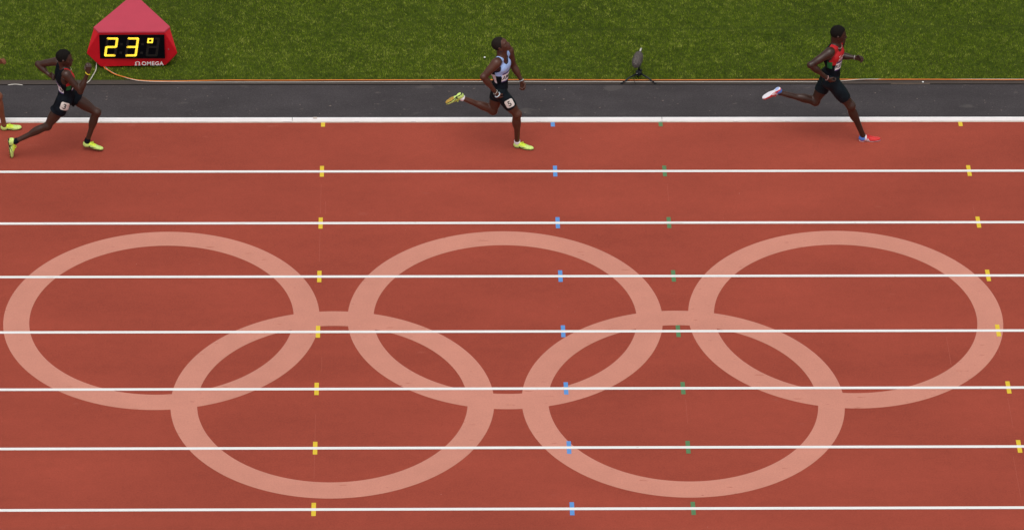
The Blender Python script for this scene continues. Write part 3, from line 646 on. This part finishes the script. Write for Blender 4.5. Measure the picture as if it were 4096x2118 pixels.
# ------------------------------------------------------------------ runners
J = json.loads('''{"b": {"head": [1.25, -0.62, 1.572], "face": [1.373, -0.64, 1.648], "crown": [1.191, -0.62, 1.698], "neck": [1.263, -0.62, 1.402], "shR": [1.197, -0.795, 1.401], "elR": [1.03, -0.87, 1.234], "wrR": [1.197, -0.82, 0.956], "haR": [1.256, -0.79, 0.843], "shL": [1.358, -0.45, 1.373], "elL": [1.421, -0.38, 1.112], "wrL": [1.533, -0.44, 0.912], "haL": [1.551, -0.46, 0.835], "hipR": [1.247, -0.705, 0.897], "knR": [1.472, -0.71, 0.571], "anR": [1.488, -0.61, 0.137], "heR": [1.436, -0.597, 0.0], "toR": [1.694, -0.675, 0.004], "hipL": [1.24, -0.535, 0.899], "knL": [1.168, -0.53, 0.513], "anL": [0.794, -0.55, 0.725], "heL": [0.752, -0.57, 0.814], "toL": [0.558, -0.57, 0.669], "lab": [1.368, -0.82, 0.79]}, "c": {"head": [5.615, -0.43, 1.639], "face": [5.739, -0.43, 1.618], "crown": [5.6, -0.43, 1.767], "neck": [5.588, -0.43, 1.465], "shR": [5.496, -0.61, 1.439], "elR": [5.25, -0.71, 1.311], "wrR": [5.482, -0.65, 1.072], "haR": [5.581, -0.62, 0.978], "shL": [5.659, -0.26, 1.399], "elL": [5.677, -0.13, 1.103], "wrL": [5.873, -0.19, 1.107], "haL": [5.946, -0.21, 1.103], "hipR": [5.549, -0.52, 0.95], "knR": [5.816, -0.52, 0.574], "anR": [6.001, -0.465, 0.124], "heR": [5.956, -0.464, 0.0], "toR": [6.241, -0.454, 0.006], "hipL": [5.545, -0.34, 0.961], "knL": [5.369, -0.35, 0.539], "anL": [4.941, -0.37, 0.653], "heL": [4.892, -0.4, 0.787], "toL": [4.667, -0.4, 0.623]}, "a": {"head": [-4.348, -0.74, 1.473], "face": [-4.221, -0.74, 1.459], "crown": [-4.362, -0.74, 1.599], "neck": [-4.348, -0.74, 1.301], "shR": [-4.319, -0.915, 1.304], "elR": [-4.145, -0.96, 1.08], "wrR": [-4.037, -0.94, 1.344], "haR": [-4.023, -0.93, 1.427], "shL": [-4.445, -0.57, 1.288], "elL": [-4.708, -0.48, 1.192], "wrL": [-4.568, -0.58, 1.091], "haL": [-4.502, -0.62, 1.087], "hipR": [-4.361, -0.825, 0.847], "knR": [-4.599, -0.84, 0.475], "anR": [-5.005, -0.84, 0.255], "heR": [-5.119, -0.84, 0.289], "toR": [-5.096, -0.845, -0.006], "hipL": [-4.332, -0.655, 0.856], "knL": [-3.967, -0.66, 0.571], "anL": [-4.082, -0.67, 0.147], "heL": [-4.17, -0.67, 0.066], "toL": [-3.905, -0.69, 0.015], "lab": [-4.361, -0.95, 0.832]}, "z": {"head": [-5.459, -0.13, 1.48], "face": [-5.331, -0.13, 1.494], "crown": [-5.461, -0.13, 1.601], "neck": [-5.488, -0.13, 1.31], "shR": [-5.534, -0.305, 1.288], "elR": [-5.754, -0.39, 1.128], "wrR": [-5.576, -0.33, 0.906], "haR": [-5.504, -0.3, 0.824], "shL": [-5.434, 0.04, 1.251], "elL": [-5.452, 0.09, 0.943], "wrL": [-5.26, 0.05, 0.899], "haL": [-5.204, 0.03, 0.933], "hipR": [-5.519, -0.22, 0.863], "knR": [-5.277, -0.21, 0.537], "anR": [-5.22, -0.185, 0.121], "heR": [-5.266, -0.167, 0.0], "toR": [-4.995, -0.15, 0.012], "hipL": [-5.545, -0.04, 0.861], "knL": [-5.727, -0.05, 0.492], "anL": [-6.041, -0.07, 0.54], "heL": [-6.071, -0.1, 0.659], "toL": [-6.277, -0.1, 0.53]}}''')
def hand(wr, ha, el, inner, sgn, spread=0.0):
    """fist-like relaxed running hand: palm, four curled fingers of unequal length, thumb across"""
    d = nrm(ha - wr); n = inner - d * (inner @ d); n = nrm(n); w = np.cross(d, n) * sgn      # w: from little finger side to thumb side
    P = []; pl = 0.082
    for o in (-0.026, -0.009, 0.009, 0.026): P.append(cone(wr + d * 0.012 + w * o * 0.5, wr + d * pl + w * o, 0.016, 0.0135, 0.010))
    for o, ln in ((-0.029, 0.78), (-0.0095, 0.95), (0.0100, 1.0), (0.0290, 0.92)):
        p = wr + d * (pl + 0.003 - 0.006 * (abs(o) > 0.02)) + w * o; ang = 0.0
        for a, l in ((0.75 + spread * -0.4, 0.040), (1.05 + spread * -0.3, 0.026), (0.75, 0.020)):
            ang += a; q = p + (d * math.cos(ang) + n * math.sin(ang)) * l * ln; P.append(cone(p, q, 0.0092, 0.0085, 0.003)); p = q
    t0 = wr + d * 0.025 + w * 0.022 + n * 0.006; t1 = t0 + (d * 0.55 + w * 0.65 + n * 0.35) * 0.034; t2 = t1 + (d * 0.8 - w * 0.15 + n * 0.55) * 0.030; t3 = t2 + (d * 0.55 - w * 0.5 + n * 0.6) * 0.024
    P += [cone(t0, t1, 0.014, 0.0115, 0.006), cone(t1, t2, 0.0112, 0.0102, 0.004), cone(t2, t3, 0.0100, 0.0088, 0.004)]
    return P

def runner(key, base, spec, label, group='runners racing in the inside lane'):
    j = {k: A3(v) for k, v in J[key].items()}; base = A3(base)
    root = empty('person', tuple(base)); tag(root, label, 'person', group)
    g = spec.get('girth', 1.0)
    up = A3((0, 0, 1)); P0 = (j['hipR'] + j['hipL']) / 2; U = nrm(j['neck'] - P0); T = np.linalg.norm(j['neck'] - P0)
    S = j['shL'] - j['shR']; S = nrm(S - U * (S @ U)); F = np.cross(S, U)
    Sp = j['hipL'] - j['hipR']; Sp = nrm(Sp - U * (Sp @ U)); Fp = np.cross(Sp, U)
    k_ = T / 0.51
    Bc = np.array([S, F, U]); Bp = np.array([Sp, Fp, U]); Sm = nrm(S + Sp); Bm = np.array([Sm, np.cross(Sm, U), U])
    at = lambda u, f=0, s=0, B=Bc: P0 + B[2] * u * k_ + B[1] * f + B[0] * s
    torso = [ell(at(0.035, 0.0, 0, Bp), Bp, (0.145 * g, 0.100 * g, 0.115), 0.04), ell(at(0.15, 0.008, 0, Bm), Bm, (0.118 * g, 0.084 * g, 0.15), 0.05),
             ell(at(0.315, -0.004), Bc, (0.146 * g, 0.104 * g, 0.165), 0.05), ell(at(0.37, 0.046, 0.065), Bc, (0.074, 0.050, 0.058), 0.03), ell(at(0.37, 0.046, -0.065), Bc, (0.074, 0.050, 0.058), 0.03),
             ell(at(0.36, -0.052, 0.075), Bc, (0.075, 0.052, 0.11), 0.04), ell(at(0.36, -0.052, -0.075), Bc, (0.075, 0.052, 0.11), 0.04)]
    nb = j['neck']
    nk0 = nb - U * 0.03; hd = j['head']; Fh = nrm(j['face'] - hd); Uh = j['crown'] - hd; Uh = nrm(Uh - Fh * (Uh @ Fh)); Sh = np.cross(Uh, Fh); Bh = np.array([Sh, Fh, Uh])
    hs_ = spec.get('head', 1.0); hd = hd - up * spec.get('hdrop', 0.0)
    H = lambda s, f, u: hd + (Sh * s + Fh * f + Uh * u) * hs_
    for s_ in ('R', 'L'):
        torso.append(cone(nb - U * 0.035, j['sh' + s_] - U * 0.004, 0.052 * g, 0.048 * g, 0.035))
    glut = [sph(j['hipR'] - Fp * 0.035 - U * 0.01, 0.086 * g, 0.04), sph(j['hipL'] - Fp * 0.035 - U * 0.01, 0.086 * g, 0.04)]
    neck = [cone(nk0, H(0, -0.022, -0.055), 0.062 * g, 0.060 * g, 0.03), cone(nb - U * 0.03 + F * 0.03, H(0, 0.012, -0.07), 0.040, 0.042, 0.02)]
    el_ = lambda c, B, r, k=0.02: ell(c, B, tuple(x * hs_ for x in r), k)
    skull = [el_(H(0, -0.012, 0.022), Bh, (0.076, 0.098, 0.092), 0.02), el_(H(0, 0.022, -0.022), Bh, (0.068, 0.070, 0.080), 0.03)]
    face = [ell(H(0, 0.044, -0.066), Bh, (0.054, 0.054, 0.046), 0.02), sph(H(0, 0.083, -0.096), 0.023, 0.02), ell(H(0, 0.076, 0.016), Bh, (0.052, 0.016, 0.012), 0.015),
            cone(H(0, 0.090, 0.000), H(0, 0.108, -0.034), 0.008, 0.013, 0.008), cone(H(-0.014, 0.095, -0.038), H(0.014, 0.095, -0.038), 0.0095, 0.0095, 0.006),
            ell(H(0.042, 0.058, -0.026), Bh, (0.024, 0.022, 0.020), 0.015), ell(H(-0.042, 0.058, -0.026), Bh, (0.024, 0.022, 0.020), 0.015),
            ell(H(0, 0.098, -0.060), Bh, (0.025, 0.013, 0.0080), 0.006), ell(H(0, 0.097, -0.074), Bh, (0.022, 0.013, 0.0085), 0.006)]
    for sg in (1, -1):
        face.append(ell(H(0.077 * sg, -0.006, -0.022), np.array([nrm(Sh + Fh * -0.35 * sg * sg), nrm(Fh + Sh * 0.3 * sg), Uh]), (0.007, 0.017, 0.030), 0.006))
        face.append(ell(H(0.080 * sg, -0.010, 0.000), Bh, (0.007, 0.014, 0.010), 0.006))
    legs, arms, hands = {}, {}, []
    ank = {}
    for s_ in ('R', 'L'):
        ank[s_], sx, sy, sz = build_shoe(root, base, j['he' + s_], j['to' + s_], j['an' + s_], spec['shoe'], s_)
        hip, kn, an, he = j['hip' + s_], j['kn' + s_], ank[s_], j['he' + s_]
        t = nrm(kn - hip); s2 = nrm(an - kn); back = -t - s2 * (-t @ s2); back = back if np.linalg.norm(back) > 0.12 else -F * 1.0; back = nrm(back - s2 * (back @ s2))
        fwd = nrm(-back - t * (-back @ t))
        r = spec.get('leg', 1.0)
        legs[s_] = [cone(hip, kn, 0.084 * g * r, 0.051 * r, 0.04), ell(hip + (kn - hip) * 0.45 + fwd * 0.018, np.array([nrm(np.cross(t, fwd)), fwd, t]), (0.062 * r, 0.060 * r, 0.16), 0.04),
                    ell(hip + (kn - hip) * 0.50 - fwd * 0.022, np.array([nrm(np.cross(t, fwd)), fwd, t]), (0.055 * r, 0.050 * r, 0.15), 0.04)]
        low = [sph(kn + fwd * 0.008, 0.050 * r, 0.03), cone(kn, an, 0.046 * r, 0.031 * r, 0.03), ell(kn + (an - kn) * 0.27 + back * 0.022, np.array([nrm(np.cross(s2, back)), back, s2]), (0.047 * r, 0.043 * r, 0.115), 0.03),
               ell(kn + (an - kn) * 0.30 - back * 0.012, np.array([nrm(np.cross(s2, back)), back, s2]), (0.036 * r, 0.034 * r, 0.12), 0.02)]
        foot = [cone(an, he + sx * 0.045 + sz * 0.045, 0.032, 0.028, 0.02), cone(he + sx * 0.05 + sz * 0.045, he + sx * 0.21 + sz * 0.024, 0.024, 0.016, 0.02)]
        legs[s_ + 'low'] = low; legs[s_ + 'foot'] = foot
        sh, el, wr = j['sh' + s_], j['el' + s_], j['wr' + s_]; out = S if s_ == 'L' else -S
        a1 = nrm(el - sh); a2 = nrm(wr - el); r = spec.get('arm', 1.0)
        arms[s_] = [sph(sh - U * 0.004, 0.057 * r, 0.035), ell(sh + a1 * 0.05 + out * 0.008, np.array([nrm(np.cross(a1, out)), nrm(out - a1 * (out @ a1)), a1]), (0.050 * r, 0.047 * r, 0.085), 0.03),
                    cone(sh, el, 0.047 * r, 0.036 * r, 0.03), ell(sh + (el - sh) * 0.55, np.array([nrm(np.cross(a1, out)), nrm(out - a1 * (out @ a1)), a1]), (0.041 * r, 0.045 * r, 0.095), 0.03),
                    cone(el, wr, 0.037 * r, 0.0235 * r, 0.02), ell(el + (wr - el) * 0.28, np.array([nrm(np.cross(a2, U)), nrm(np.cross(a2, np.cross(a2, U))), a2]), (0.041 * r, 0.039 * r, 0.085), 0.03),
                    sph(el - (a2 - a1) * 0.006, 0.033 * r, 0.02)]
        inner = (-S if s_ == 'L' else S) * 0.8 + F * spec.get('palmF' + s_, 0.1) + U * spec.get('palmU' + s_, 0.1)
        hands += hand(wr, j['ha' + s_], el, inner, 1 if s_ == 'R' else -1, spec.get('open' + s_, 0.0))
    if hs_ != 1.0:
        skull = [dict(p) for p in skull]
    allp = torso + glut + neck + skull + face + legs['R'] + legs['L'] + legs['Rlow'] + legs['Llow'] + legs['Rfoot'] + legs['Lfoot'] + arms['R'] + arms['L'] + hands
    lo = np.min([p['lo'] for p in allp], 0) - 0.03; hi = np.max([p['hi'] for p in allp], 0) + 0.03
    Fd = Field(lo, hi, 0.0052)
    groups = [torso + glut + neck, arms['R'], arms['L'], legs['R'] + legs['Rlow'] + legs['Rfoot'], legs['L'] + legs['Llow'] + legs['Lfoot']]
    for gr in groups:
        for p in gr: Fd.add(p)
    for p in skull + face: Fd.add(p)
    for sg in (1, -1):
        Fd.sub(ell(H(0.031 * sg, 0.096, -0.006), Bh, (0.016, 0.012, 0.009)))
    Fd.sub(ell(H(0, 0.114, -0.067), Bh, (0.022, 0.010, 0.0022)))
    for p in hands: Fd.add(p)
    V, Q = Fd.mesh(); V = smooth_mesh(V, Q, 1)
    c = V[Q].mean(1) - hd; cf, cs, cu = c @ Fh / hs_, c @ Sh / hs_, c @ Uh / hs_
    lips = (cf > 0.092) & (np.abs(cs) < 0.024) & (np.abs(cu + 0.067) < 0.013)
    body = np_mesh('body', V - base, Q, [spec['skin'], 'lip'], root, lips.astype(int))
    for sg in (1, -1):
        bm = bmesh.new(); bmesh.ops.create_uvsphere(bm, u_segments=12, v_segments=8, radius=0.0105); bmesh.ops.translate(bm, vec=Vector(H(0.031 * sg, 0.0765, -0.006) - base), verts=bm.verts[:])
        for f in bm.faces:
            cc = f.calc_center_median() - Vector(H(0.031 * sg, 0.0765, -0.006) - base); f.material_index = 1 if cc.normalized().dot(Vector(Fh)) > 0.82 else 0
        from_bm('eye', bm, ['eye', 'ink'], root, True)
    # hair
    Fd = Field(hd - 0.15, hd + 0.15, 0.004)
    for p in skull: Fd.add(p, spec.get('hair_t', 0.005))
    def hairline(X, Y, Z):
        x, y, z = X - hd[0], Y - hd[1], Z - hd[2]; f = x * Fh[0] + y * Fh[1] + z * Fh[2]; u = (x * Uh[0] + y * Uh[1] + z * Uh[2]) / hs_; f = f / hs_; s = np.abs(x * Sh[0] + y * Sh[1] + z * Sh[2])
        line = np.where(f < -0.02, -0.022 + 1.0 * (f + 0.02), -0.022 + 0.18 * (f + 0.02)); line = line + np.clip((f - 0.018) / 0.035, 0, 1) * (0.078 + 0.25 * (0.05 - np.clip(s, 0, 0.05)) * 0)
        return (line - u) * 0.8
    Fd.clip(hairline); V, Q = Fd.mesh(); V = smooth_mesh(V, Q, 1); np_mesh('hair', V - base, Q, spec['hair'], root)
    # shorts
    off, hem, flare = spec['shorts']
    sp = [torso[0], torso[1]] + glut + legs['R'] + legs['L']
    lo = np.min([p['lo'] for p in sp], 0) - 0.05; hi = np.max([p['hi'] for p in sp], 0) + 0.05
    Fs = Field(lo, hi, 0.005)
    for p in torso[:2] + glut: Fs.add(p, off * 0.7)
    for s_ in ('R', 'L'):
        hip, kn = j['hip' + s_], j['kn' + s_]; t = nrm(kn - hip); L = np.linalg.norm(kn - hip) * hem[s_]
        Ft = Field(lo, hi, 0.005)
        for p in legs[s_]: Ft.add(p, off)
        if flare: Ft.add(cone(hip, hip + t * L * 1.1, 0.088 * g, 0.088 * g + flare, 0.03))
        X = np.meshgrid(*[Ft.lo[k] + Ft.h * np.arange(Ft.n[k], dtype=np.float32) for k in range(3)], indexing='ij')
        dd = (X[0] - hip[0]) * t[0] + (X[1] - hip[1]) * t[1] + (X[2] - hip[2]) * t[2]
        Ft.G = np.maximum(Ft.G, dd - L)
        A, D = Fs.G, Ft.G; k = 0.03; hh = np.maximum(k - np.abs(A - D), 0) / k; Fs.G = np.minimum(A, D) - hh * hh * k * 0.25
    wl = 0.115
    Fs.clip(lambda X, Y, Z: (X - P0[0]) * U[0] + (Y - P0[1]) * U[1] + (Z - P0[2]) * U[2] - wl)
    if flare:   # soft folds in loose shorts
        X = np.meshgrid(*[Fs.lo[k] + Fs.h * np.arange(Fs.n[k], dtype=np.float32) for k in range(3)], indexing='ij')
        Fs.G = Fs.G + 0.0035 * np.sin(55 * (X[0] + 0.35 * X[2]) + 4 * np.sin(9 * X[2])) * np.clip((P0[2] + 0.02 - X[2]) / 0.08, 0, 1)
    V, Q = Fs.mesh(); V = smooth_mesh(V, Q, 1); so = np_mesh('shorts', V - base, Q, spec['shorts_mat'], root); sb = bvh_of(V - base, Q)
    # singlet
    Fg = Field(P0 - 0.36, P0 + 0.36 + U * 0.4, 0.0048)
    for p in torso: Fg.add(p, 0.0085)
    Fg.add(glut[0], 0.004); Fg.add(glut[1], 0.004)
    Fg.clip(lambda X, Y, Z: 0.03 - ((X - P0[0]) * U[0] + (Y - P0[1]) * U[1] + (Z - P0[2]) * U[2]))
    hole = []
    for s_, sg in (('R', -1), ('L', 1)):
        c0 = j['sh' + s_]; o_ = S * sg
        hole.append(cone(c0 + o_ * 0.030 - U * 0.012, c0 + o_ * 0.020 - U * 0.095 - F * 0.018, 0.104, 0.090)); hole.append(cone(c0 + o_ * 0.02, c0 + o_ * 0.22, 0.095, 0.16))
    ncut = [cone(nb - U * 0.005, nb + U * 0.20, 0.074, 0.13), cone(nb + F * 0.075 - U * 0.035, nb + F * 0.16 + U * 0.10, 0.058, 0.085)]
    for h in hole + ncut: Fg.sub(h)
    fold = Fg
    X = np.meshgrid(*[Fg.lo[k] + Fg.h * np.arange(Fg.n[k], dtype=np.float32) for k in range(3)], indexing='ij')
    Fg.G = Fg.G + 0.0022 * np.sin(48 * (X[2] * 0.8 + X[0] * 0.5) + 5 * np.sin(11 * X[0] + 6 * X[1])) * np.clip((P0[2] + 0.30 - X[2]) / 0.1, 0, 1)
    V, Q = Fg.mesh(); V = smooth_mesh(V, Q, 1); c = V[Q].mean(1); q = c - P0; uu = q @ U / k_; ff = q @ F; ss = q @ S
    dh = np.min([h['f'](c[:, 0], c[:, 1], c[:, 2]) for h in hole + ncut], 0)
    mats, mi = spec['pattern'](uu, ff, ss, dh)
    sg_o = np_mesh('singlet', V - base, Q, mats, root, mi); gb = bvh_of(V - base, Q)
    # prints
    for pr in spec['prints']:
        name, geoms, (s, f, u), (os, of, ou) = pr
        decal(name, geoms, P0 - base + U * u * k_ + F * f + S * s, S * os + F * of + U * ou, U, gb, sg_o, 0.12)
    if 'hip' in spec:
        ch, upv = spec['hip']; g5 = text2d(ch, 0.072, offset=0.012)
        decal('number_label', [(rrect(0.108, 0.112, 0.024), 'label', 0), (g5, 'ink', 1.5)], j['lab'] - base, (-0.05, -1, 0.35), upv, sb, so, 0.12, 0.002)
    # socks
    for s_ in ('R', 'L'):
        if spec.get('sock'):
            top, m = spec['sock']; an = ank[s_]; kn = j['kn' + s_]; ax = nrm(kn - an)
            Fk = Field(an - 0.16, an + 0.16, 0.004)
            for p in legs[s_ + 'low'][1:2] + legs[s_ + 'foot'][:1]: Fk.add(p, 0.0045)
            Fk.clip(lambda X, Y, Z: (X - an[0]) * ax[0] + (Y - an[1]) * ax[1] + (Z - an[2]) * ax[2] - top)
            V, Q = Fk.mesh(); V = smooth_mesh(V, Q, 1); np_mesh('sock', V - base, Q, m, root)
    def band(name, a, b, t, r, th, m, tilt=(0, 0, 0), squash=1.0):
        a, b = A3(a), A3(b); c0 = a + (b - a) * t; ax = nrm(nrm(b - a) + A3(tilt)); e1 = nrm(np.cross(ax, A3((0.3, 0.2, 1)))); e2 = np.cross(ax, e1)
        pts = [c0 + (e1 * math.cos(x) + e2 * math.sin(x) * squash) * r - base for x in np.linspace(0, 2 * math.pi, 25)]
        bm = bmesh.new(); bm_tube(bm, pts, th, 8, cap=False); from_bm(name, bm, m, root, True)
    for b_ in spec.get('bands', []):
        s_, t, r, th, m = b_[:5]; band('wristband', j['el' + s_], j['wr' + s_], t, r, th, m, b_[5] if len(b_) > 5 else (0, 0, 0))
    if spec.get('chain'):
        cc = nb + U * -0.005 + F * 0.018; band('necklace', cc - U * 0.05, cc + U * 0.05, 0.5, 0.073, 0.0028, 'chain', tuple(F * 0.45))
    return root

def kenya(u, f, s, dh):
    m = np.zeros(len(u), int)                                     # black
    front = (f > -0.006); m[front & (u > 0.262)] = 1     # red chest
    m[(np.abs(s) > 0.075) & (f > -0.030) & (f < 0.040) & (u > 0.205) & (u < 0.31)] = 2
    m[(f > -0.035) & (u > 0.45)] = 1
    return ['black', 'red', 'greenf'], m
def kenya_wide(u, f, s, dh):
    mats, m = kenya(u, f, s, dh); m[(f > -0.035) & (u > 0.285)] = 1; return mats, m
def sky(u, f, s, dh):
    m = np.zeros(len(u), int); a = np.abs(s)
    m[(f > -0.01) & (u > 0.275 - 0.02 * (f > 0.06))] = 1
    m[(f > -0.03) & (u > 0.44)] = 1
    w1 = (a > 0.06) & (u < 0.29) & (u > 0.15) & (f > -0.075 + 0.35 * (0.29 - u)) & (f < -0.01 + 0.15 * (0.29 - u)); m[w1] = 2
    m[(dh < 0.006) & (m == 1)] = 3
    return ['black', 'bluef', 'whitef', 'trim'], m
def bibgeo(txt, ht, dx=0.0):
    t = text2d(txt, ht, offset=0.010); w_ = max(v[0] for v in t[0]) * 2; k = min(1.0, 0.215 / w_)
    return [(poly([(-0.11, -0.068), (0.11, -0.068), (0.11, 0.068), (-0.11, 0.068)]), 'bib', 0), (poly([(-0.11, 0.042), (0.11, 0.042), (0.11, 0.068), (-0.11, 0.068)]), 'purple', 1),
            (poly([(-0.11, -0.068), (0.11, -0.068), (0.11, -0.055), (-0.11, -0.055)]), 'purple', 1), (shift(t, dx, -0.006, 1.0, 0, k), 'ink', 2)]
def word(txt, ht, m, wmax=0.2):
    t = text2d(txt, ht, offset=0.012); w_ = max(v[0] for v in t[0]) * 2; return [(shift(t, 0, 0, 1, 0, min(1.0, wmax / w_)), m, 0)]

runner('b', (1.40, -0.62, 0.0), dict(skin='skin_b', hair='stubble', hair_t=0.002, head=1.0, hdrop=0.008, shoe='neon', shorts=(0.006, dict(R=0.66, L=0.52), 0), shorts_mat='navy', leg=1.04, arm=1.08, girth=0.97,
       pattern=sky, prints=[('race_bib', bibgeo('AMOS', 0.062), (0, 0.10, 0.245), (-0.15, 1, 0)), ('team_name', word('BOTSWANA', 0.034, 'silver', 0.21), (0, 0.10, 0.338), (0, 1, 0.1)),
                            ('chest_mark', [(shift(tick(), 0, 0, 0.055), 'whitef', 0)], (-0.055, 0.09, 0.375), (-0.2, 1, 0.1))],
       hip=('5', (-0.42, 0, 0.9)), sock=(0.022, 'whitef'), bands=[('R', 0.93, 0.033, 0.0038, 'bands', (0.2, 0, 0.1)), ('R', 1.10, 0.036, 0.0065, 'bandw', (0.1, 0, 0.1)), ('L', 0.97, 0.029, 0.0035, 'bandw')]),
       'running person in pale blue and black vest with hip number 5, head tilted back')
runner('c', (5.75, -0.44, 0.0), dict(skin='skin_c', hair='hair', hair_t=0.003, head=1.01, hdrop=0.028, shoe='red', shorts=(0.007, dict(R=0.72, L=0.62), 0), shorts_mat='navy', leg=1.10, arm=1.10, girth=1.03,
       pattern=kenya, prints=[('race_bib', bibgeo('RUDISHA', 0.056), (0, 0.10, 0.240), (-0.15, 1, 0)), ('team_name', word('KENYA', 0.042, 'lettering', 0.19), (0, 0.10, 0.338), (0, 1, 0.1)),
                              ('chest_mark', [(shift(tick(), 0, 0, 0.060), 'lettering', 0)], (-0.060, 0.09, 0.388), (-0.2, 1, 0.1))],
       bands=[('R', 0.97, 0.031, 0.0038, 'bandp', (0.2, 0, 0.2)), ('L', 0.98, 0.029, 0.0035, 'chain')], chain=True, openR=0.7),
       'running person in red and black vest with red and blue shoes, front of the race')
runner('a', (-4.45, -0.74, 0.0), dict(skin='skin_a', hair='hair', hair_t=0.003, head=1.0, hdrop=0.026, shoe='neon', shorts=(0.012, dict(R=0.42, L=0.34), 0.022), shorts_mat='black', leg=0.96, arm=0.98, girth=0.93,
       pattern=kenya_wide, prints=[('race_bib', bibgeo('RONO', 0.056), (0, 0.10, 0.240), (-0.1, 1, 0)), ('team_name', word('KENYA', 0.042, 'lettering', 0.19), (0, 0.10, 0.338), (0, 1, 0.1)),
                              ('chest_mark', [(shift(tick(), 0, 0, 0.060), 'lettering', 0)], (-0.060, 0.09, 0.388), (-0.2, 1, 0.1)), ('back_bib', bibgeo('6', 0.075, 0.085), (0.0, -0.10, 0.215), (-0.35, -1, 0))],
       hip=('3', (0.32, 0, 1.0)), sock=(0.045, 'black'), bands=[('R', 0.96, 0.030, 0.0058, 'bandy', (0.1, 0, -0.1))], chain=True),
       'running person in black shorts with hip number 3 and yellow wristband, beside the red clock')
runner('z', (-5.5, -0.13, 0.0), dict(skin='skin_z', hair='hair', hair_t=0.003, shoe='neon', shorts=(0.007, dict(R=0.6, L=0.55), 0), shorts_mat='navy', leg=1.0, arm=1.0, girth=0.97,
       pattern=kenya, prints=[]),
       'running person at the far left edge, only a hand, lower leg and neon shoe showing')
